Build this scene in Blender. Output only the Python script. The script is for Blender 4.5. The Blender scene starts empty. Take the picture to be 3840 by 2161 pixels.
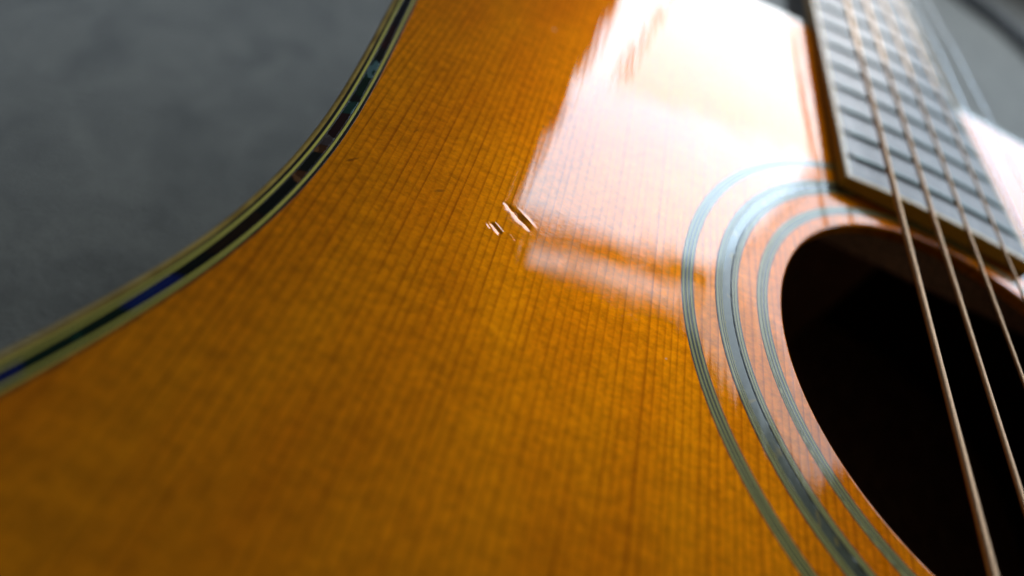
import bpy, bmesh, math, random
from math import sin, cos, pi, radians, exp, sqrt, tan, atan2
from mathutils import Vector, Matrix, noise
from mathutils.geometry import delaunay_2d_cdt
random.seed(7)
MM = 0.001
scene = bpy.context.scene
C = scene.collection

# ------------------------------------------------------------------ camera
cam_d = bpy.data.cameras.new('camera')
cam = bpy.data.objects.new('camera', cam_d); C.objects.link(cam)
cam.matrix_world = Matrix((
    (0.9120541800994949, -0.3948086180006703, -0.11083017511237217, -0.11382560839),
    (0.218211122541639, 0.6960994388246853, -0.6839806117625529, -0.09535775214),
    (0.34719026276979037, 0.599642999142289, 0.7210320346680062, 0.07673977257),
    (0, 0, 0, 1)))
cam_d.sensor_fit = 'HORIZONTAL'; cam_d.sensor_width = 36.0
cam_d.lens = 23.1748
cam_d.clip_start = 0.002; cam_d.clip_end = 50
cam_d.dof.use_dof = True
cam_d.dof.focus_distance = 0.1165
cam_d.dof.aperture_fstop = 5.6
scene.camera = cam

# ------------------------------------------------------------------ world and lamps
world = bpy.data.worlds.new('World'); scene.world = world
world.use_nodes = True
bg = world.node_tree.nodes['Background']
bg.inputs[0].default_value = (1.0, 0.95, 0.88, 1); bg.inputs[1].default_value = 0.034
scene.view_settings.view_transform = 'Standard'
scene.view_settings.look = 'None'
scene.view_settings.exposure = 0.0
scene.view_settings.gamma = 1.0
scene.render.engine = 'CYCLES'
scene.cycles.max_bounces = 8
scene.cycles.sample_clamp_indirect = 4.0

# the window the room is lit by: its panes stand in vertical planes, seen as
# compass direction (az, from +y towards +x) and height from a point of the top
P0 = Vector((-0.090, -0.004, 0.0))
def pane(name, naz, D, az0, az1, t0, t1, L, col=(1, 1, 1)):
    """area lamp in the vertical plane whose normal points at azimuth naz, D metres away;
    t0, t1 = height above the guitar top divided by D"""
    a = radians(naz); n = Vector((sin(a), cos(a), 0)); u = Vector((cos(a), -sin(a), 0))
    x0 = D * tan(radians(az0 - naz)); x1 = D * tan(radians(az1 - naz))
    c = P0 + n * D + u * (x0 + x1) / 2 + Vector((0, 0, D * (t0 + t1) / 2))
    ld = bpy.data.lights.new(name, 'AREA'); ld.shape = 'RECTANGLE'
    ld.size = x1 - x0; ld.size_y = D * (t1 - t0); ld.color = col
    ld.energy = L * pi * ld.size * ld.size_y
    o = bpy.data.objects.new(name, ld); C.objects.link(o)
    # lamp shines along its -z
    z = n; x = -u; y = z.cross(x)
    if y.z < 0: x = -x; y = z.cross(x)
    o.matrix_world = Matrix(((x.x, y.x, z.x, c.x), (x.y, y.y, z.y, c.y), (x.z, y.z, z.z, c.z), (0, 0, 0, 1)))
    return o
WD = 1.00
pane('window_upper_pane', -11, WD, 4.1, 27.5, 0.515, 0.874, 9.0, (0.62, 0.81, 1.0))
pane('window_lower_pane', -11, WD, 4.1, 7.35, 0.17, 0.515, 9.0, (0.72, 0.86, 1.0))
pane('window_lower_wide_pane', -11, WD, 7.85, 27.5, 0.17, 0.515, 6.3, (0.88, 0.94, 1.0))
pane('window_top_light', -11, WD, 8.0, 27.0, 0.964, 1.018, 6.0, (0.70, 0.85, 1.0))
pane('side_window_low', 47, 1.15, 28.0, 78.0, 0.20, 0.56, 4.4, (0.66, 0.83, 1.0))
pane('side_window_high', 47, 1.15, 28.0, 51.0, 0.56, 0.72, 4.4, (0.74, 0.85, 1.0))
pane('side_window_top', 47, 1.15, 28.0, 51.0, 0.72, 0.86, 3.0, (0.72, 0.86, 1.0))

# ------------------------------------------------------------------ node helpers
class NT:
    def __init__(s, name):
        s.m = bpy.data.materials.new(name); s.m.use_nodes = True
        s.t = s.m.node_tree; s.b = s.t.nodes['Principled BSDF']
    def n(s, kind, **kw):
        nd = s.t.nodes.new(kind)
        for k, v in kw.items(): setattr(nd, k, v)
        return nd
    def l(s, a, b): s.t.links.new(a, b)
    def put(s, inp, v):
        if hasattr(v, 'is_linked') or hasattr(v, 'links'): s.l(v, inp)
        else: inp.default_value = v
    def math(s, op, a, b=0.0, c=None, clamp=False):
        nd = s.n('ShaderNodeMath', operation=op, use_clamp=clamp)
        s.put(nd.inputs[0], a); s.put(nd.inputs[1], b)
        if c is not None: s.put(nd.inputs[2], c)
        return nd.outputs[0]
    def obj(s): return s.n('ShaderNodeTexCoord').outputs['Object']
    def map(s, vec, scale, rot=(0, 0, 0), loc=(0, 0, 0)):
        nd = s.n('ShaderNodeMapping'); s.l(vec, nd.inputs[0])
        nd.inputs['Scale'].default_value = scale; nd.inputs['Rotation'].default_value = rot; nd.inputs['Location'].default_value = loc
        return nd.outputs[0]
    def noise(s, vec, scale=1.0, detail=2.0, rough=0.5, dist=0.0):
        nd = s.n('ShaderNodeTexNoise'); s.l(vec, nd.inputs['Vector'])
        nd.inputs['Scale'].default_value = scale; nd.inputs['Detail'].default_value = detail
        nd.inputs['Roughness'].default_value = rough; nd.inputs['Distortion'].default_value = dist
        return nd.outputs[0]
    def ramp(s, f, stops, interp='LINEAR'):
        nd = s.n('ShaderNodeValToRGB'); s.l(f, nd.inputs[0]); cr = nd.color_ramp; cr.interpolation = interp
        while len(cr.elements) < len(stops): cr.elements.new(0.5)
        for e, (p, c) in zip(cr.elements, stops):
            e.position = p; e.color = (c, c, c, 1) if isinstance(c, (int, float)) else (*c, 1)
        return nd.outputs[0]
    def mix(s, f, a, b, mode='MIX'):
        nd = s.n('ShaderNodeMix', data_type='RGBA', blend_type=mode)
        s.put(nd.inputs[0], f)
        for i, v in ((6, a), (7, b)):
            if isinstance(v, tuple): nd.inputs[i].default_value = (*v, 1)
            else: s.l(v, nd.inputs[i])
        return nd.outputs[2]
    def bump(s, h, dist, strength=1.0, normal=None):
        nd = s.n('ShaderNodeBump'); s.l(h, nd.inputs['Height'])
        nd.inputs['Distance'].default_value = dist; nd.inputs['Strength'].default_value = strength
        if normal is not None: s.l(normal, nd.inputs['Normal'])
        return nd.outputs[0]
    def set(s, **kw):
        for k, v in kw.items():
            i = s.b.inputs[k.replace('_', ' ')]
            if isinstance(v, tuple) and len(v) == 3: v = (*v, 1)
            s.put(i, v)
        return s

def lacquer_bump(m, o, amt=1.0):
    """gentle waviness and fine scratches of the clear lacquer film"""
    a = m.noise(m.map(o, (260, 16, 60)), 1, 2, 0.5)              # telegraphed grain, long along y
    b = m.noise(m.map(o, (70, 45, 50)), 1, 1, 0.5)
    c = m.noise(m.map(o, (900, 3200, 900), rot=(0, 0, radians(-14))), 1, 1, 0.5)   # short brushed scratches
    patch = m.ramp(m.noise(m.map(o, (120, 90, 90), loc=(.3, .1, 0)), 1, 1), [(0.35, 0.15), (0.65, 1.0)])
    n1 = m.bump(a, 0.000042 * amt)
    n2 = m.bump(b, 0.00012 * amt, 1.0, n1)
    n3 = m.bump(m.math('MULTIPLY', c, patch), 0.0000055 * amt, 1.0, n2)
    return n3

# ------------------------------------------------------------------ materials
def mat_spruce():
    m = NT('aged_spruce'); o = m.obj()
    sep = m.n('ShaderNodeSeparateXYZ'); m.l(o, sep.inputs[0]); X, Y = sep.outputs[0], sep.outputs[1]
    wob = m.noise(m.map(o, (9, 5, 1)), 1, 2, 0.5)
    x1 = m.math('MULTIPLY_ADD', wob, 0.0045, X)
    comb = m.n('ShaderNodeCombineXYZ'); m.l(x1, comb.inputs[0])
    vary = m.noise(m.map(comb.outputs[0], (170, 1, 1)), 1, 1)
    u = m.math('ADD', m.math('MULTIPLY', x1, 660.0), m.math('MULTIPLY', vary, 1.5))
    fine = m.noise(m.map(o, (700, 60, 1)), 1, 2)
    u = m.math('ADD', u, m.math('MULTIPLY', fine, 0.16))
    fr = m.math('FRACT', u); idx = m.math('FLOOR', u)
    wn = m.n('ShaderNodeTexWhiteNoise', noise_dimensions='1D'); m.l(idx, wn.inputs['W'])
    line = m.ramp(fr, [(0.0, 0.0), (0.35, 0.05), (0.62, 0.32), (0.78, 0.92), (0.88, 1.0), (0.96, 0.2), (1.0, 0.0)])
    brk = m.ramp(m.noise(m.map(o, (500, 55, 1)), 1, 2), [(0.30, 0.55), (0.66, 1.0)])
    st = m.math('MULTIPLY_ADD', wn.outputs[0], 0.34, 0.31)
    linef = m.math('MULTIPLY', m.math('MULTIPLY', line, st), brk)
    # base tone: slow toning of the old finish, plus silk (cross grain flecks)
    slow = m.ramp(m.noise(m.map(o, (34, 14, 1)), 1, 3, 0.6), [(0.3, 0.0), (0.7, 1.0)])
    base = m.mix(slow, (0.76, 0.184, 0.0008), (0.95, 0.300, 0.0025))
    silk = m.noise(m.map(o, (620, 1150, 1)), 1, 4, 0.65, 0.4)
    silkc = m.ramp(silk, [(0.30, 0.80), (0.50, 1.0), (0.72, 1.20)])
    base = m.mix(1.0, base, silkc, 'MULTIPLY')
    bands = m.ramp(m.noise(m.map(o, (75, 330, 1), rot=(0, 0, radians(6))), 1, 2), [(0.3, 0.90), (0.7, 1.08)])
    base = m.mix(1.0, base, bands, 'MULTIPLY')
    bead = m.ramp(m.noise(m.map(o, (640, 520, 1), rot=(0, 0, radians(4)), loc=(0.7, 0.2, 0)), 1, 1, 0.5, 0.3), [(0.32, 0.88), (0.5, 1.0), (0.68, 1.12)])
    base = m.mix(1.0, base, bead, 'MULTIPLY')
    glit = m.ramp(m.noise(m.map(o, (2600, 4200, 1)), 1, 1), [(0.60, 0.0), (0.75, 1.0)])
    base = m.mix(m.math('MULTIPLY', glit, 0.55), base, (0.95, 0.42, 0.012))
    col = m.mix(linef, base, (0.24, 0.036, 0.0006))
    # small brown bruises and dirt
    for (cx, cy, rx, ry, ang, kol, st) in (
            (-134.7, -9.9, 0.35, 1.6, -35, (0.13, 0.035, 0.006), 0.7), (-119.3, -8.1, 1.3, 0.45, 38, (0.16, 0.06, 0.015), 0.55),
            (-105.2, 10.9, 0.25, 0.8, -60, (0.13, 0.04, 0.008), 0.7), (-111.4, 65.3, 0.55, 0.45, 0, (0.62, 0.55, 0.45), 0.8),
            (-73.9, -23.4, 0.22, 0.18, 0, (0.6, 0.55, 0.45), 0.8), (-128.0, 4.5, 0.2, 1.1, -20, (0.2, 0.07, 0.01), 0.5),
            (-92.0, -38.0, 0.5, 0.35, 0, (0.16, 0.06, 0.01), 0.4), (-112.0, -29.0, 0.3, 0.9, 25, (0.18, 0.06, 0.01), 0.4)):
        ca, sa = cos(radians(ang)), sin(radians(ang))
        dx = m.math('SUBTRACT', X, cx * MM); dy = m.math('SUBTRACT', Y, cy * MM)
        p = m.math('MULTIPLY', m.math('ADD', m.math('MULTIPLY', dx, ca), m.math('MULTIPLY', dy, sa)), 1 / (rx * MM))
        q = m.math('MULTIPLY', m.math('SUBTRACT', m.math('MULTIPLY', dy, ca), m.math('MULTIPLY', dx, sa)), 1 / (ry * MM))
        d2 = m.math('ADD', m.math('MULTIPLY', p, p), m.math('MULTIPLY', q, q))
        f = m.math('MULTIPLY', m.math('SUBTRACT', 1.0, m.math('MULTIPLY_ADD', silk, 0.9, m.math('SUBTRACT', d2, 0.45)), clamp=True), st)
        col = m.mix(f, col, kol)
    m.set(Base_Color=col, Metallic=0.52, Roughness=0.52, Specular_IOR_Level=0.0, Specular_Tint=(0.9, 0.42, 0.03),
          Coat_Weight=1.0, Coat_Roughness=0.022, Coat_IOR=1.52)
    bh = m.math('SUBTRACT', silk, m.math('MULTIPLY', linef, 0.7))
    m.l(m.bump(bh, 0.000022), m.b.inputs['Normal'])
    m.l(lacquer_bump(m, o), m.b.inputs['Coat Normal'])
    return m.m

def mat_plastic(name, a, b, rough=0.35, metal=0.0, coat=1.0, grain=(300, 300, 300), lb=0.5):
    m = NT(name); o = m.obj()
    f = m.noise(m.map(o, grain), 1, 3, 0.6)
    m.set(Base_Color=m.mix(f, a, b), Roughness=rough, Metallic=metal, Specular_IOR_Level=0.22, Coat_Weight=coat, Coat_Roughness=0.06)
    if lb: m.l(lacquer_bump(m, o, lb), m.b.inputs['Coat Normal'])
    return m.m

def mat_shell(name, a, b, accent, k=0.6, loc=0.0, metal=0.5):
    m = NT(name); o = m.obj()
    f = m.noise(m.map(o, (260, 200, 200), loc=(loc, 0, 0)), 1, 3, 0.5, 1.2)
    c = m.mix(f, a, b)
    g = m.ramp(m.noise(m.map(o, (420, 230, 200), loc=(0, loc, 0)), 1, 1, 0.5, 0.8), [(k, 0.0), (k + 0.06, 1.0)])
    c = m.mix(g, c, accent)
    m.set(Base_Color=c, Roughness=0.25, Metallic=metal, Specular_IOR_Level=0.22, Coat_Weight=1.0, Coat_Roughness=0.05)
    m.l(lacquer_bump(m, o, 0.5), m.b.inputs['Coat Normal'])
    return m.m

def mat_binding():
    m = NT('aged_binding'); o = m.obj()
    f = m.noise(m.map(o, (500, 120, 200)), 1, 4, 0.65)
    c = m.ramp(f, [(0.3, (0.30, 0.17, 0.03)), (0.55, (0.58, 0.37, 0.08)), (0.75, (0.72, 0.52, 0.16))])
    m.set(Base_Color=c, Roughness=0.38, Specular_IOR_Level=0.2, Coat_Weight=0.6, Coat_Roughness=0.15)
    h = m.noise(m.map(o, (1600, 1600, 1600)), 1, 3, 0.7)
    m.l(m.bump(h, 0.00010), m.b.inputs['Normal'])
    m.l(m.bump(h, 0.00006), m.b.inputs['Coat Normal'])
    return m.m

def mat_rosewood(name, a, b, rough=0.3, spec=0.5, tint=(1, 1, 1)):
    m = NT(name); o = m.obj()
    f = m.noise(m.map(o, (900, 30, 300)), 1, 4, 0.6)
    g = m.ramp(m.noise(m.map(o, (2600, 90, 800)), 1, 2), [(0.52, 1.0), (0.60, 0.35)])
    c = m.mix(1.0, m.mix(f, a, b), g, 'MULTIPLY')
    m.set(Base_Color=c, Roughness=rough, Specular_IOR_Level=spec, Specular_Tint=tint)
    m.l(m.bump(g, 0.00004), m.b.inputs['Normal'])
    return m.m

def mat_simple(name, col, rough, metal=0.0, spec=0.5):
    m = NT(name); o = m.obj()
    f = m.noise(m.map(o, (900, 900, 900)), 1, 3)
    c2 = tuple(x * 0.8 for x in col)
    m.set(Base_Color=m.mix(f, col, c2), Metallic=metal, Roughness=rough, Specular_IOR_Level=spec)
    return m.m

def mat_felt():
    m = NT('grey_felt'); o = m.obj()
    f = m.noise(m.map(o, (48, 38, 48)), 1, 4, 0.62, 0.6)
    c = m.ramp(f, [(0.30, (0.145, 0.141, 0.118)), (0.50, (0.228, 0.218, 0.182)), (0.70, (0.30, 0.286, 0.238))])
    fi = m.ramp(m.noise(m.map(o, (900, 900, 900)), 1, 4, 0.8), [(0.3, 0.8), (0.7, 1.2)])
    c = m.mix(1.0, c, fi, 'MULTIPLY')
    m.set(Base_Color=c, Roughness=0.95, Specular_IOR_Level=0.15, Sheen_Weight=0.9, Sheen_Roughness=0.5)
    m.l(m.bump(m.noise(m.map(o, (700, 700, 700)), 1, 3, 0.7), 0.001), m.b.inputs['Normal'])
    return m.m

M_spruce = mat_spruce()
M_cream = mat_plastic('aged_cream_line', (0.62, 0.52, 0.090), (0.76, 0.65, 0.13), coat=0.6)
M_rcream = mat_plastic('rosette_cream_line', (0.46, 0.40, 0.07), (0.62, 0.54, 0.11), lb=0.9)
M_black = mat_plastic('black_line', (0.006, 0.006, 0.006), (0.016, 0.015, 0.013), lb=0.9)
M_greyshell = mat_shell('rosette_shell', (0.035, 0.042, 0.026), (0.16, 0.165, 0.095), (0.26, 0.19, 0.05), 0.62, metal=0.1)
M_binding = mat_binding()
SH = {
    'navy': mat_shell('shell_navy', (0.002, 0.004, 0.010), (0.006, 0.010, 0.022), (0.02, 0.05, 0.07), 0.66, 1),
    'blue': mat_shell('shell_blue', (0.004, 0.012, 0.10), (0.010, 0.03, 0.20), (0.01, 0.06, 0.16), 0.60, 2),
    'green': mat_shell('shell_green', (0.001, 0.014, 0.008), (0.004, 0.035, 0.018), (0.01, 0.07, 0.04), 0.58, 3),
    'teal': mat_shell('shell_teal', (0.004, 0.03, 0.02), (0.02, 0.08, 0.07), (0.13, 0.24, 0.24), 0.44, 4),
    'maroon': mat_shell('shell_maroon', (0.012, 0.002, 0.003), (0.04, 0.006, 0.010), (0.10, 0.01, 0.02), 0.60, 5),
    'orange': mat_shell('shell_orange', (0.05, 0.014, 0.004), (0.14, 0.05, 0.015), (0.22, 0.09, 0.03), 0.55, 6),
    'pink': mat_shell('shell_pink', (0.05, 0.035, 0.035), (0.13, 0.09, 0.09), (0.15, 0.14, 0.13), 0.55, 7),
    'brown': mat_shell('shell_brown', (0.008, 0.004, 0.002), (0.035, 0.016, 0.006), (0.05, 0.025, 0.01), 0.60, 8),
    'black': mat_shell('shell_black', (0.002, 0.003, 0.003), (0.005, 0.012, 0.010), (0.01, 0.03, 0.025), 0.62, 9),
}
M_rose = mat_rosewood('fretboard_rosewood', (0.070, 0.034, 0.018), (0.12, 0.060, 0.034), 0.34, 0.85, (1.0, 0.84, 0.74))
M_side = mat_rosewood('side_rosewood', (0.06, 0.022, 0.010), (0.10, 0.035, 0.016), 0.3)
M_inner = mat_rosewood('inside_wood', (0.64, 0.36, 0.20), (0.74, 0.44, 0.25), 0.7, 0.2)
M_brace = mat_rosewood('brace_spruce', (0.78, 0.47, 0.26), (0.88, 0.56, 0.33), 0.7, 0.2)
M_neck = mat_rosewood('neck_mahogany', (0.05, 0.020, 0.010), (0.09, 0.035, 0.016), 0.35)
M_fb_bind = mat_plastic('fretboard_binding', (0.85, 0.42, 0.03), (0.95, 0.54, 0.05), coat=0.3, lb=0)
M_fret = mat_simple('nickel_silver', (0.17, 0.21, 0.19), 0.30, 1.0)
M_steel = mat_simple('plain_steel', (0.75, 0.76, 0.78), 0.25, 1.0)
M_bronze = mat_simple('phosphor_bronze', (1.0, 0.63, 0.37), 0.42, 1.0)
M_bone = mat_simple('bone', (0.6, 0.55, 0.42), 0.4)
M_cable = mat_simple('black_rubber', (0.012, 0.014, 0.017), 0.5)
M_felt = mat_felt()

# ------------------------------------------------------------------ mesh helpers (all lengths in mm)
def link(name, verts, faces, mat, parent=None, smooth=True):
    me = bpy.data.meshes.new(name)
    me.from_pydata([(x * MM, y * MM, z * MM) for x, y, z in verts], [], faces)
    me.materials.append(mat)
    if smooth: me.polygons.foreach_set('use_smooth', [True] * len(me.polygons))
    me.update()
    o = bpy.data.objects.new(name, me); C.objects.link(o)
    if parent is not None:
        o.parent = parent; o.matrix_parent_inverse = parent.matrix_world.inverted()
    return o

def frames(path, closed):
    """2D tangent-left normals pointing inwards (path runs so that inwards is to its left)"""
    n = len(path); out = []
    for i, (x, y) in enumerate(path):
        if closed: a, b = path[i - 1], path[(i + 1) % n]
        else: a, b = path[max(i - 1, 0)], path[min(i + 1, n - 1)]
        tx, ty = b[0] - a[0], b[1] - a[1]; L = math.hypot(tx, ty)
        out.append((-ty / L, tx / L))
    return out

def sweep(path, nrm, groups, closed=True, jitter=None):
    """groups: polylines of (offset inwards, z); a group is smooth across, groups meet in sharp edges"""
    V, F = [], []; n = len(path)
    for g in groups:
        base = len(V); k = len(g)
        for i in range(n):
            (x, y), (nx, ny) = path[i], nrm[i]
            for (o, z) in g:
                if jitter: z = z + jitter(i, o, z)
                V.append((x + nx * o, y + ny * o, z))
        for i in range(n if closed else n - 1):
            j = (i + 1) % n
            for q in range(k - 1):
                F.append((base + i * k + q, base + j * k + q, base + j * k + q + 1, base + i * k + q + 1))
    if not closed:
        for i, fl in ((0, False), (n - 1, True)):
            base = len(V); (x, y), (nx, ny) = path[i], nrm[i]
            prof = [p for g in groups for p in g]; pp = []
            for p in prof:
                if not pp or p != pp[-1]: pp.append(p)
            if pp[0] == pp[-1]: pp.pop()
            for (o, z) in pp: V.append((x + nx * o, y + ny * o, z))
            f = list(range(base, len(V))); F.append(tuple(f if fl else f[::-1]))
    return V, F

def strip_prof(o0, o1, h, d, b=0.009):
    """cross-section of an inlaid strip between offsets o0 < o1, top at h with eased arrises"""
    b = min(b, (o1 - o0) * 0.25)
    return [[(o1, d), (o1, h - b * .6)], [(o1, h - b * .6), (o1 - b, h)], [(o1 - b, h), (o0 + b, h)],
            [(o0 + b, h), (o0, h - b * .6)], [(o0, h - b * .6), (o0, d)], [(o0, d), (o1, d)]]

def box(x0, x1, y0, y1, z0, z1):
    V = [(x0, y0, z0), (x1, y0, z0), (x1, y1, z0), (x0, y1, z0), (x0, y0, z1), (x1, y0, z1), (x1, y1, z1), (x0, y1, z1)]
    F = [(0, 3, 2, 1), (4, 5, 6, 7), (0, 1, 5, 4), (1, 2, 6, 5), (2, 3, 7, 6), (3, 0, 4, 7)]
    return V, F

# ------------------------------------------------------------------ the cloth the guitar lies on
ZB = -112.0
def cloth():
    V, F = [], []; n = 150
    for i in range(n + 1):
        for j in range(n + 1):
            x = -2200 + 4400 * i / n; y = -1800 + 4400 * j / n
            r = min(1.0, max(0.0, (math.hypot(x / 260, (y + 90) / 300) - 0.9)))
            z = noise.noise(Vector((x / 190, y / 150, 0))) * 9 + noise.noise(Vector((x / 70, y / 85, 3))) * 3
            V.append((x, y, ZB - 0.6 + min(r, 1) * z * 0.7 - 4 * min(r, 1)))
    for i in range(n):
        for j in range(n):
            a = i * (n + 1) + j; F.append((a, a + n + 1, a + n + 2, a + 1))
    o = link('felt_cloth', V, F, M_felt); o['kind'] = 'structure'
    return o
cloth()

# ------------------------------------------------------------------ guitar
guitar = bpy.data.objects.new('acoustic_guitar', None); C.objects.link(guitar)
guitar.location = (0, 0, ZB * MM)
guitar['label'] = 'acoustic guitar with dented amber spruce top and shell edged waist, lying on grey cloth'
guitar['category'] = 'guitar'
bpy.context.view_layer.update()

BASS = [(-27, 155.7), (-48, 154.4), (-80, 149.5), (-110, 138), (-134, 117), (-146.5, 92), (-149.5, 66), (-147.4, 43.9), (-144.7, 19),
        (-143.35, 2), (-143.05, -9), (-143.5, -20), (-144.95, -31.4), (-147.1, -41), (-150.6, -51.6), (-154.9, -62.5),
        (-169, -93), (-185, -127), (-196, -165), (-199, -205), (-190, -250), (-165, -290), (-125, -320), (-70, -336)]
TREB = [(46, 148.2), (62, 146.4), (88, 142), (113, 133), (134, 116)] + [(-x, y) for x, y in BASS[5:]]
def outline():
    # runs counter-clockwise so that the inside is on the left
    pts = [(2, 154)] + BASS + [(0, -341)] + TREB[::-1]
    n = len(pts); out = []
    for i in range(n):
        p0, p1, p2, p3 = (Vector(pts[(i + k) % n]) for k in (-1, 0, 1, 2))
        t0 = 0; t1 = t0 + sqrt((p1 - p0).length); t2 = t1 + sqrt((p2 - p1).length); t3 = t2 + sqrt((p3 - p2).length)
        m = max(6, int((p2 - p1).length / 1.6))
        for k in range(m):
            t = t1 + (t2 - t1) * k / m
            A1 = p0 * ((t1 - t) / (t1 - t0)) + p1 * ((t - t0) / (t1 - t0))
            A2 = p1 * ((t2 - t) / (t2 - t1)) + p2 * ((t - t1) / (t2 - t1))
            A3 = p2 * ((t3 - t) / (t3 - t2)) + p3 * ((t - t2) / (t3 - t2))
            B1 = A1 * ((t2 - t) / (t2 - t0)) + A2 * ((t - t0) / (t2 - t0))
            B2 = A2 * ((t3 - t) / (t3 - t1)) + A3 * ((t - t1) / (t3 - t1))
            c = B1 * ((t2 - t) / (t2 - t1)) + B2 * ((t - t1) / (t2 - t1))
            out.append((c.x, c.y))
    # relax the small kinks left by the points
    for _ in range(14):
        out = [((out[i - 1][0] + 2 * out[i][0] + out[(i + 1) % len(out)][0]) / 4,
                (out[i - 1][1] + 2 * out[i][1] + out[(i + 1) % len(out)][1]) / 4) for i in range(len(out))]
    return out
OUT = outline(); ON = frames(OUT, True)
RING = [(cos(2 * pi * i / 360), sin(2 * pi * i / 360)) for i in range(360)]

# ---- soundboard, with its dents as real relief
BW = 5.15                                   # width of binding and purfling
def seg(px, py, ax, ay, bx, by):
    dx, dy = bx - ax, by - ay; L = math.hypot(dx, dy); ux, uy = dx / L, dy / L
    return ((px - ax) * ux + (py - ay) * uy) / L, -(px - ax) * uy + (py - ay) * ux, L
# dents: (x0, y0, x1, y1, depth, half width, rim)
DENTS = [
    (-107.9, -3.8, -101.9, -7.85, 0.21, 0.56, 0.13),
    (-108.7, -10.45, -107.0, -11.7, 0.12, 0.40, 0.02),
    (-109.4, -10.9, -108.7, -11.5, 0.035, 0.24, 0.0),
    (-104.9, -10.9, -104.1, -11.7, 0.010, 0.26, 0.0),
]
def dent_z(x, y):
    z = 0.0
    for (ax, ay, bx, by, d, w, rim) in DENTS:
        t, b, L = seg(x, y, ax, ay, bx, by)
        if t < -0.6 or t > 1.6 or abs(b) > 5 * w: continue
        e = 0.0 if 0 <= t <= 1 else (min(abs(t), abs(t - 1)) * L) / w
        if L > 3:
            wa = max(0.0, sin(pi * min(1, max(0, 0.03 + 0.94 * t)))) ** 0.7
            wig = 0.26 * noise.noise(Vector((t * 4, 0, 5))) + 0.03 * noise.noise(Vector((t * 21, 0, 2)))
            wa *= 0.8 + 0.45 * noise.noise(Vector((t * 7, 4, 1)))
            bb = b - wig
            z -= d * wa * exp(-(bb / (w * (0.55 + 0.5 * wa))) ** 2) * exp(-e * e)
            z += rim * exp(-((t - 0.66) / 0.20) ** 2) * exp(-((b - 1.35 * w - 0.45) / (0.62 * w)) ** 2)
            z += 0.3 * rim * exp(-((t - 0.45) / 0.15) ** 2) * exp(-((bb - 0.25 * w) / (0.16 * w)) ** 2)
        else:
            z -= d * exp(-(b / w) ** 2) * exp(-e * e)
            z += rim * exp(-((b - 1.6 * w) / (0.6 * w)) ** 2) * exp(-e * e)
    return z
PATCH = (-111.0, -98.0, -15.0, -1.5)
def soundboard():
    inner = [(OUT[i][0] + ON[i][0] * BW, OUT[i][1] + ON[i][1] * BW) for i in range(len(OUT))]
    hole = [(50.55 * c, 50.55 * s) for c, s in RING]
    x0, x1, y0, y1 = PATCH
    rect = [(x0, y0), (x1, y0), (x1, y1), (x0, y1)]
    P, Ed = [], []
    for lp in (inner, hole, rect):
        b = len(P); P += lp; Ed += [(b + i, b + (i + 1) % len(lp)) for i in range(len(lp))]
    vs, es, fs, *_ = delaunay_2d_cdt([Vector(p) for p in P], Ed, [], 1, 1e-5)
    V = [(v.x, v.y, 0.0) for v in vs]; F = []
    for f in fs:
        cx = sum(vs[i].x for i in f) / len(f); cy = sum(vs[i].y for i in f) / len(f)
        if math.hypot(cx, cy) < 50.45 or (x0 < cx < x1 and y0 < cy < y1): continue
        F.append(tuple(f))
    # dent patch
    nx, ny = 300, 310; b = len(V)
    for j in range(ny + 1):
        for i in range(nx + 1):
            x = x0 + (x1 - x0) * i / nx; y = y0 + (y1 - y0) * j / ny
            V.append((x, y, dent_z(x, y) if 0 < i < nx and 0 < j < ny else 0.0))
    for j in range(ny):
        for i in range(nx):
            a = b + j * (nx + 1) + i; F.append((a, a + 1, a + nx + 2, a + nx + 1))
    # rounded lip of the soundhole, then its wall (hole path runs so that "inwards" = away from centre)
    lip = [[(0.0, 0.0)] + [(-(0.75) * sin(k * pi / 16), -0.75 * (1 - cos(k * pi / 16))) for k in range(1, 9)], [(-0.75, -0.75), (-0.75, -3.0)], [(-0.75, -3.0), (6, -3.0)]]
    path = [(50.55 * c, 50.55 * s) for c, s in RING]
    v2, f2 = sweep(path, RING, lip)
    v2 = [(x, y, z) for x, y, z in v2]
    b = len(V); V += v2; F += [tuple(b + i for i in f) for f in f2]
    # underside
    u = [(x, y, -3.0) for (x, y) in inner]; b = len(V)
    o = link('soundboard', V, F, M_spruce, guitar)
    return o
soundboard()

# underside of the top, so that no light leaks into the box
def ring_plate(name, inner_r, z, mat):
    inner = [(OUT[i][0] + ON[i][0] * 1.5, OUT[i][1] + ON[i][1] * 1.5) for i in range(len(OUT))]
    hole = [(inner_r * c, inner_r * s) for c, s in RING]
    P = inner + hole; Ed = [(i, (i + 1) % len(inner)) for i in range(len(inner))] + [(len(inner) + i, len(inner) + (i + 1) % 360) for i in range(360)]
    vs, es, fs, *_ = delaunay_2d_cdt([Vector(p) for p in P], Ed, [], 1, 1e-5)
    V = [(v.x, v.y, z) for v in vs]
    F = [tuple(f[::-1]) for f in fs if math.hypot(sum(vs[i].x for i in f) / len(f), sum(vs[i].y for i in f) / len(f)) > inner_r - .1]
    return link(name, V, F, mat, guitar)
ring_plate('soundboard_underside', 49.9, -3.0, M_inner)

# ---- rosette: each line of each ring is a strip of its own
def ring(name, r1, r0, h, mat, parent, wob=0.0, seed=0, prof=None):
    r = (r0 + r1) / 2
    path = [(r * c, r * s) for c, s in RING]; nrm = [(-c, -s) for c, s in RING]
    pr = prof if prof else strip_prof(r - r1, r - r0, h * .5, -1.0, 0.025)
    def jit(i, o, z):
        if z < -0.5: return 0
        c, s = RING[i]
        return wob * noise.noise(Vector((c * 14 + seed, s * 14, o * 0.3)))
    V, F = sweep(path, nrm, pr, True, jit if wob else None)
    return link(name, V, F, mat, parent)

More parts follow.
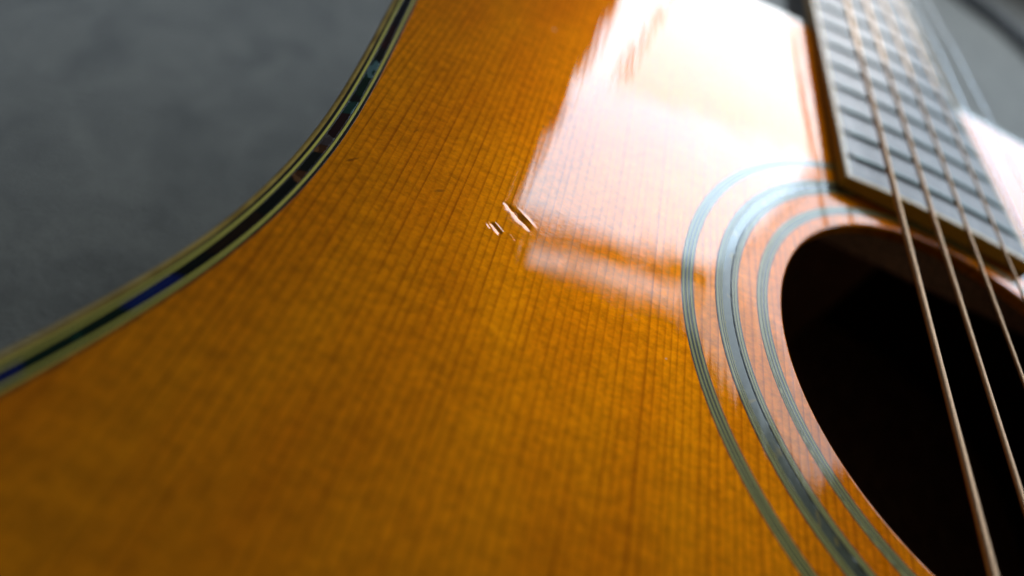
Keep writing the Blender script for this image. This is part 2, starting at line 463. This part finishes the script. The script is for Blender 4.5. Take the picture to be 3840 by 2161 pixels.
def ring_group(name, rim, label=None):
    """rim: list of (outer radius, inner radius, height, kind)"""
    first = None
    V, F = sweep([(rim[0][0] - .02) * 1.0 and ((rim[0][0] - .02) * c, (rim[0][0] - .02) * s) for c, s in RING], [(-c, -s) for c, s in RING],
                 [[(0, 0.004), (rim[0][0] - rim[-1][1] - .04, 0.004)]])
    base = link(name, V, F, M_black, guitar)
    if label: base['label'] = label
    for k, (a, b, h, kind) in enumerate(rim):
        nm, mt = {'b': ('black_line', M_black), 'c': ('cream_line', M_rcream), 's': ('shell_band', M_greyshell)}[kind]
        ring(nm, a, b, h, mt, base, 0.006, k * 3.3)
    return base
def stack(r, items):
    out = []
    for w, h, k in items: out.append((r, r - w, h, k)); r -= w
    return out
ring_group('outer_rosette_ring', stack(72.17, [(.28, .03, 'b'), (.46, .06, 'c'), (.36, .03, 'b'), (.36, .055, 'c'), (.38, .03, 'b'), (.46, .06, 'c'), (.30, .03, 'b')]))
ring_group('middle_rosette_ring', stack(64.9, [(.30, .07, 'b'), (.42, .09, 'c'), (.20, .05, 'b'), (.24, .08, 'c'), (.18, .05, 'b'), (.20, .07, 'c'), (2.05, .03, 's'),
                                              (.16, .11, 'b'), (.30, .10, 'c'), (.20, .05, 'b'), (.46, .09, 'c'), (.30, .06, 'b')]))
ring_group('inner_rosette_ring', stack(55.76, [(.20, .02, 'b'), (.62, .08, 'c'), (.22, .05, 'b'), (.36, .08, 'c'), (.38, .02, 'b'), (.46, .06, 'c'), (.30, .03, 'b')]))

# thin cracked ridges where the lacquer has sunk beside the inlay
M_ridge = mat_plastic('lifted_lacquer', (0.22, 0.23, 0.19), (0.50, 0.52, 0.47), rough=0.3, grain=(1500, 1500, 900), lb=0)
def ridge(r, w, h, a0, a1, seed):
    n = int((a1 - a0) * 3); path, nrm = [], []
    for i in range(n + 1):
        a = radians(a0 + (a1 - a0) * i / n); rr = r + 0.05 * noise.noise(Vector((a * 40, seed, 0))) + 0.03 * noise.noise(Vector((a * 160, seed, 1)))
        path.append((rr * cos(a), rr * sin(a))); nrm.append((-cos(a), -sin(a)))
    def jit(i, o, z):
        if z < 0.03: return 0
        t = i / n; k = 0.5 + 0.9 * noise.noise(Vector((t * n / 4.0, seed, 3))) + 0.4 * noise.noise(Vector((t * n / 1.3, seed, 6)))
        return -z + 0.032 + max(0.0, k) * z * min(1, 6 * t, 6 * (1 - t))
    V, F = sweep(path, nrm, [[(w, 0.02), (w * 0.5, 0.02 + h)], [(w * 0.5, 0.02 + h), (0, 0.02)]], False, jit)
    link('lacquer_ridge', V, F, M_ridge, guitar)
ridge(61.55, 0.22, 0.09, 150, 262, 2.0)
ridge(55.35, 0.26, 0.06, 188, 268, 5.0)
ridge(64.85, 0.12, 0.05, 160, 235, 8.0)

# ---- binding and purfling along the edge
def edge_strip(name, o0, o1, h, mat, parent, d=-2.6, prof=None):
    V, F = sweep(OUT, ON, prof if prof else strip_prof(o0, o1, h, d), True)
    return link(name, V, F, mat, parent)
R_ = 0.95
bprof = [[(0.0, -6.5), (0.0, -R_)], [(R_ * (1 - cos(k * pi / 14)), -R_ + R_ * sin(k * pi / 14)) for k in range(8)] + [(1.18, 0.0)], [(1.18, 0.0), (1.18, -6.5), (0.0, -6.5)]]
bprof = [g[::-1] for g in bprof[::-1]]
edge_strip('binding', 0, 1.4, 0, M_binding, guitar, prof=bprof)
purf = edge_strip('purfling', 1.20, 1.72, -0.012, M_black, guitar)
edge_strip('cream_line', 1.72, 2.14, 0.012, M_cream, purf)
edge_strip('black_line', 2.14, 2.36, -0.008, M_black, purf)
edge_strip('black_line', 3.96, 4.16, -0.008, M_black, purf)
edge_strip('cream_line', 4.16, 4.58, 0.012, M_cream, purf)
edge_strip('black_line', 4.58, 5.13, -0.010, M_black, purf)
# shell pieces between the lines: (y where the piece starts, colour) going down the bass side
PIECES = [(150, 'navy'), (120, 'green'), (92, 'maroon'), (70, 'navy'), (34.5, 'maroon'), (24.5, 'black'), (19.5, 'teal'), (13.2, 'green'), (6.8, 'black'), (4.6, 'teal'), (0.6, 'maroon'),
          (-6.6, 'pink'), (-9.4, 'orange'), (-11.6, 'black'), (-17.0, 'orange'), (-19.6, 'black'), (-28.5, 'brown'), (-38.5, 'black'), (-43.5, 'blue'), (-50.8, 'green'),
          (-62.0, 'blue'), (-72, 'green'), (-95, 'navy'), (-130, 'maroon'), (-165, 'green'), (-205, 'blue'), (-260, None)]
def shell_pieces():
    idx = [i for i in range(len(OUT)) if OUT[i][0] < -20]
    idx.sort()
    bass = [i for i in idx if -300 < OUT[i][1] < 150]
    skew = [random.choice((-1, 1)) * random.uniform(0.25, 0.7) for _ in PIECES]
    for k in range(len(PIECES) - 1):
        y1, kind = PIECES[k]; y0 = PIECES[k + 1][0]
        ii = [i for i in bass if y0 - 1.2 <= OUT[i][1] <= y1]
        if len(ii) < 2: continue
        ii = list(range(ii[0], ii[-1] + 1))
        # exact ends by interpolation
        pts = [OUT[i] for i in ii]; nn = [ON[i] for i in ii]
        def cut(ya, yb):
            P, N = [], []
            def lerp(a, b, t): return (a[0] + (b[0] - a[0]) * t, a[1] + (b[1] - a[1]) * t)
            full = [OUT[i] for i in range(ii[0] - 2, ii[-1] + 3)]; fn = [ON[i] for i in range(ii[0] - 2, ii[-1] + 3)]
            for q in range(len(full) - 1):
                a, b = full[q], full[q + 1]
                for yy in (ya,):
                    if a[1] >= yy > b[1]:
                        t = (a[1] - yy) / (a[1] - b[1]); P.append(lerp(a, b, t)); N.append(lerp(fn[q], fn[q + 1], t))
                if yb < b[1] < ya: P.append(b); N.append(fn[q + 1])
                if a[1] > yb >= b[1]:
                    t = (a[1] - yb) / (a[1] - b[1]); P.append(lerp(a, b, t)); N.append(lerp(fn[q], fn[q + 1], t))
            return P, N
        P, N = cut(y1 - 0.03, y0 + 0.03)
        if len(P) < 2: continue
        V, F = sweep(P, N, strip_prof(2.37, 3.95, random.uniform(-.004, .004), -2.0), False)
        for (e, f, sk) in ((0, 1, skew[k]), (-1, -2, skew[k + 1])):
            tx, ty = P[f][0] - P[e][0], P[f][1] - P[e][1]; L = math.hypot(tx, ty); tx /= L; ty /= L
            sg = 1 if e == 0 else -1
            for q, (x, y, z) in enumerate(V):
                if abs((x - P[e][0]) * tx + (y - P[e][1]) * ty) < 0.02 and math.hypot(x - P[e][0], y - P[e][1]) < 6:
                    o = (x - P[e][0]) * N[e][0] + (y - P[e][1]) * N[e][1]
                    d = sk * sg * (o - 3.16)
                    V[q] = (x + tx * d, y + ty * d, z)
        link('shell_piece', V, F, SH[kind], purf)
shell_pieces()
# the rest of the way round, never in view: one dark strip each
tb = [i for i in range(len(OUT)) if not (OUT[i][0] < -20 and -260 < OUT[i][1] < 150)]
st = next(i for i in tb if (i - 1) % len(OUT) not in tb)
run = []; i = st
while i % len(OUT) in tb and len(run) < len(OUT): run.append(i % len(OUT)); i += 1
V, F = sweep([OUT[i] for i in run], [ON[i] for i in run], strip_prof(2.37, 3.95, 0, -2), False)
link('shell_piece', V, F, SH['green'], purf)

# ---- ribs and back
V, F = sweep(OUT, ON, [[(0.9, ZB + 1.2), (0.12, ZB + 1.2), (0.12, -6.5)], [(0.12, -6.5), (2.3, -6.5), (2.3, ZB + 2.0)]][::-1] and
             [[(2.3, ZB + 2.0), (2.3, -2.7)], [(2.3, -2.7), (1.42, -2.7), (1.42, -6.55), (0.12, -6.55)], [(0.12, -6.55), (0.12, ZB + 1.0)]])
link('side', V, F, M_side, guitar)
vs, es, fs, *_ = delaunay_2d_cdt([Vector(p) for p in OUT], [(i, (i + 1) % len(OUT)) for i in range(len(OUT))], [], 1, 1e-5)
nb = len(vs)
V = [(v.x, v.y, ZB) for v in vs] + [(v.x, v.y, ZB + 2.4) for v in vs]
F = [tuple(f[::-1]) for f in fs] + [tuple(nb + i for i in f) for f in fs]
for e in range(len(OUT)): F.append((e, (e + 1) % len(OUT), nb + (e + 1) % len(OUT), nb + e))
link('back', V, F, M_inner, guitar, smooth=False)

# ---- inside: transverse brace and neck block seen through the soundhole
def brace(name, x0, x1, y0, y1, z0, z1):
    V, F = [], []; n = 40
    for i in range(n + 1):
        x = x0 + (x1 - x0) * i / n; e = 1 - max(0, (abs(x) - 95) / 45) ** 2
        zz = z1 - (z1 - z0) * max(0.25, e)
        for (y, z) in ((y0, z1), (y0, zz + 2), (y0 + 2, zz), (y1 - 2, zz), (y1, zz + 2), (y1, z1)): V.append((x, y, z))
    for i in range(n):
        for k in range(5): a = i * 6 + k; F.append((a, a + 6, a + 7, a + 1))
    link(name, V, F, M_brace, guitar, smooth=False)
brace('brace', -135, 135, 58, 68, -19, -3.05)
bx = box(-38, 38, 112, 150, ZB + 2.5, -3.1); link('neck_block', *bx, M_inner, guitar, smooth=False)

# ---- neck, heel
YE, ZT = 55.3, 4.6                # end and height of the fretboard
XC, HB = -1.1, 29.0              # its centre line and half width at the end
YNUT = 508.0
def half(y): return HB - (y - YE) * 6.9 / (YNUT - YE)
def xc(y): return XC * (1 - (y - YE) / (YNUT - YE))
def neck():
    V, F = [], []; k = 17; ys = [150.0, 152, 156, 162, 170, 180, 195, 230, 300, 400, YNUT]
    for y in ys:
        h = half(y) - 0.6; hd = 0 if y > 180 else 1
        t = 24 if y > 180 else 24 + 72 * ((180 - y) / 30) ** 1.7
        for i in range(k):
            a = pi * i / (k - 1)
            if t < 40: V.append((xc(y) - h * cos(a), y, -t * abs(sin(a)) ** 0.8 + 0.0))
            else:
                w = h * (1 - 0.35 * (sin(a)) ** 3)
                V.append((xc(y) - w * cos(a), y, -t * min(1, sin(a) * 1.25)))
    for j in range(len(ys) - 1):
        for i in range(k - 1):
            a = j * k + i; F.append((a, a + 1, a + k + 1, a + k))
    F.append(tuple(range(k))); F.append(tuple(range((len(ys) - 1) * k, len(ys) * k))[::-1])
    link('neck', V, F, M_neck, guitar)
neck()
# head beyond the nut
bx = box(-32, 32, YNUT + 6, YNUT + 180, -17, -2); link('headstock', *bx, M_neck, guitar, smooth=False)
bx = box(-22, 22, YNUT, YNUT + 6, -2, ZT + 2.2); link('nut', *bx, M_bone, guitar, smooth=False)

# ---- fretboard: cambered board, binding, frets
BT = 1.7     # thickness of binding
def camber(x, y): return -((x - xc(y)) ** 2) / (2 * 400.0)
def fretboard():
    ys = [YE + BT] + [YE + 10 + i * 12 for i in range(38)] + [YNUT]
    ys = [y for y in ys if y <= YNUT]
    K = 16; V, F = [], []
    for y in ys:
        h = half(y) - BT
        for i in range(K + 1):
            x = xc(y) - h + 2 * h * i / K; V.append((x, y, ZT + camber(x, y)))
    for j in range(len(ys) - 1):
        for i in range(K): a = j * (K + 1) + i; F.append((a, a + 1, a + K + 2, a + K + 1))
    # underside closing skirt
    b = len(V)
    for y in ys:
        h = half(y) - BT
        V += [(xc(y) - h, y, ZT + camber(xc(y) - h, y)), (xc(y) - h, y, 0.05), (xc(y) + h, y, 0.05), (xc(y) + h, y, ZT + camber(xc(y) + h, y))]
    for j in range(len(ys) - 1):
        a = b + j * 4; F += [(a, a + 4, a + 5, a + 1), (a + 1, a + 5, a + 6, a + 2), (a + 2, a + 6, a + 7, a + 3)]
    board = link('fretboard', V, F, M_rose, guitar)
    # lower dark body of the board (rosewood edge below the binding), 1.2 mm high
    def rim(o0, o1, z0, z1, name, mat, bev):
        # U-shaped path: bass side from nut to end, across the end, treble side back
        path = [(xc(y) - half(y), y) for y in [YNUT, 400, 300, 200, 120, YE + 3]]
        r = 0.5
        path += [(xc(YE) - half(YE), YE + r), (xc(YE) - half(YE) + r * .3, YE + r * .3), (xc(YE) - half(YE) + r, YE)]
        path += [(x, YE) for x in (-20, -10, 0, 10, 20)]
        path += [(xc(YE) + half(YE) - r, YE), (xc(YE) + half(YE) - r * .3, YE + r * .3), (xc(YE) + half(YE), YE + r)]
        path += [(xc(y) + half(y), y) for y in [YE + 3, 120, 200, 300, 400, YNUT]]
        nr = frames(path, False)
        n = len(path)
        V, F = [], []
        g = [(o1, z0), (o1, z1), (o0 + bev, z1), (o0 + bev * .3, z1 - bev * .3), (o0, z1 - bev), (o0, z0)]
        for i in range(n):
            (x, y), (nx, ny) = path[i], nr[i]
            for (o, z) in g:
                X, Y = x + nx * o, y + ny * o
                V.append((X, Y, z + (camber(X, Y) if z > 2 else 0)))
        k = len(g)
        for i in range(n - 1):
            for q in range(k): a = i * k + q; c = i * k + (q + 1) % k; F.append((a, a + k, c + k, c))
        F.append(tuple(range(k))[::-1]); F.append(tuple(range((n - 1) * k, n * k)))
        return link(name, V, F, mat, board, smooth=False)
    rim(0, BT - .02, 0.55, ZT + 0.02, 'fretboard_binding', M_fb_bind, 0.45)
    rim(0.06, BT - .02, 0.02, 0.54, 'board_edge', M_rose, 0.05)
    for n in range(20, 0, -1):
        y = 645 * 2 ** (-n / 12) - 137.04
        if y > YNUT - 3: continue
        h = half(y) - 1.5; K = 16; V, F = [], []; S = 9
        for i in range(K + 1):
            x = xc(y) - h + 2 * h * i / K; e = min(1, (h - abs(x - xc(y))) / 0.8 + 0.15)
            for s in range(S):
                a = pi * s / (S - 1); V.append((x, y + 1.05 * cos(a), ZT - 0.02 + camber(x, y) + 0.8 * e * sin(a)))
        for i in range(K):
            for s in range(S - 1): a = i * S + s; F.append((a, a + S, a + S + 1, a + 1))
        F.append(tuple(range(S))); F.append(tuple(range(K * S, K * S + S))[::-1])
        link('fret', V, F, M_fret, board)
fretboard()

# ---- bridge (behind the camera) and strings
def bridge():
    V, F = box(-78, 78, -160, -128, 0.02, 8.0)
    b = link('bridge', V, F, M_rose, guitar, smooth=False)
    V, F = box(-36, 36, -139, -136, 8.0, 11.0)
    link('saddle', V, F, M_bone, b, smooth=False)
bridge()

def string(n, dia, wound):
    def P(y):
        d = y + 137.04; hw = 27.2 - d / 645 * (27.2 - 18.5)
        return ((-1 + (6 - n) * 2 / 5) * hw, y, 10.837 + 0.0163 * (y - 50) if y < 160 else 10.837 + 0.0163 * 110 - (y - 160) * 0.0135)
    if not wound:
        ys = [-137 + 645 * i / 60 for i in range(61)]; S = 10; rad = lambda q: dia / 2; tw = 0; pitch = 1
    else:
        pitch = 0.36 if n == 6 else 0.32 if n == 5 else 0.30
        ys = []; y = -137.0
        while y < -72: ys.append(y); y += 8
        y = -72.0
        while y < 110: ys.append(y); y += pitch / 6
        while y < 508: ys.append(y); y += 8
        ys.append(508); S = 14
    V, F = [], []
    for y in ys:
        x0, y0, z0 = P(y)
        fine = wound and -72 <= y <= 110
        for s in range(S):
            a = 2 * pi * s / S; r = dia / 2
            if fine:
                ph = (y / pitch + s / S) % 1.0            # helical wrap, each turn a rounded bead
                bead = sqrt(max(0, 1 - (2 * ph - 1) ** 2))
                r = dia / 2 - pitch * 0.50 * (1 - bead)
            V.append((x0 + r * cos(a), y0, z0 + r * sin(a)))
    for i in range(len(ys) - 1):
        for s in range(S):
            a = i * S + s; c = i * S + (s + 1) % S; F.append((a, c, c + S, a + S))
    return link('string', V, F, M_bronze if wound else M_steel, guitar)
for n, d, w in ((6, 1.35, 1), (5, 1.07, 1), (4, 0.81, 1), (3, 0.61, 1), (2, 0.43, 0), (1, 0.33, 0)): string(n, d, w)

# ---- cable on the cloth beyond
def cable():
    pts = [(256, 1004), (314, 930), (368, 873), (390, 856), (408, 838), (437, 793), (459, 736), (470, 640), (520, 520), (600, 420)]
    z = ZB + 3; r = 10.0; S = 12
    cur = []
    for i in range(len(pts) - 1):
        p = [Vector(pts[max(0, min(len(pts) - 1, i + k))]) for k in (-1, 0, 1, 2)]
        for q in range(8):
            t = q / 8
            cur.append(0.5 * ((2 * p[1]) + (p[2] - p[0]) * t + (2 * p[0] - 5 * p[1] + 4 * p[2] - p[3]) * t * t + (3 * p[1] - p[0] - 3 * p[2] + p[3]) * t ** 3))
    nn = frames([(c.x, c.y) for c in cur], False); V, F = [], []
    for c, (nx, ny) in zip(cur, nn):
        for s in range(S):
            a = 2 * pi * s / S; V.append((c.x + nx * r * cos(a), c.y + ny * r * cos(a), z + r * sin(a)))
    for i in range(len(cur) - 1):
        for s in range(S): a = i * S + s; c = i * S + (s + 1) % S; F.append((a, c, c + S, a + S))
    o = link('cable', V, F, M_cable)
    o['label'] = 'dark cable running across the pale blue grey cloth in the far top right corner'
    o['category'] = 'cable'
cable()
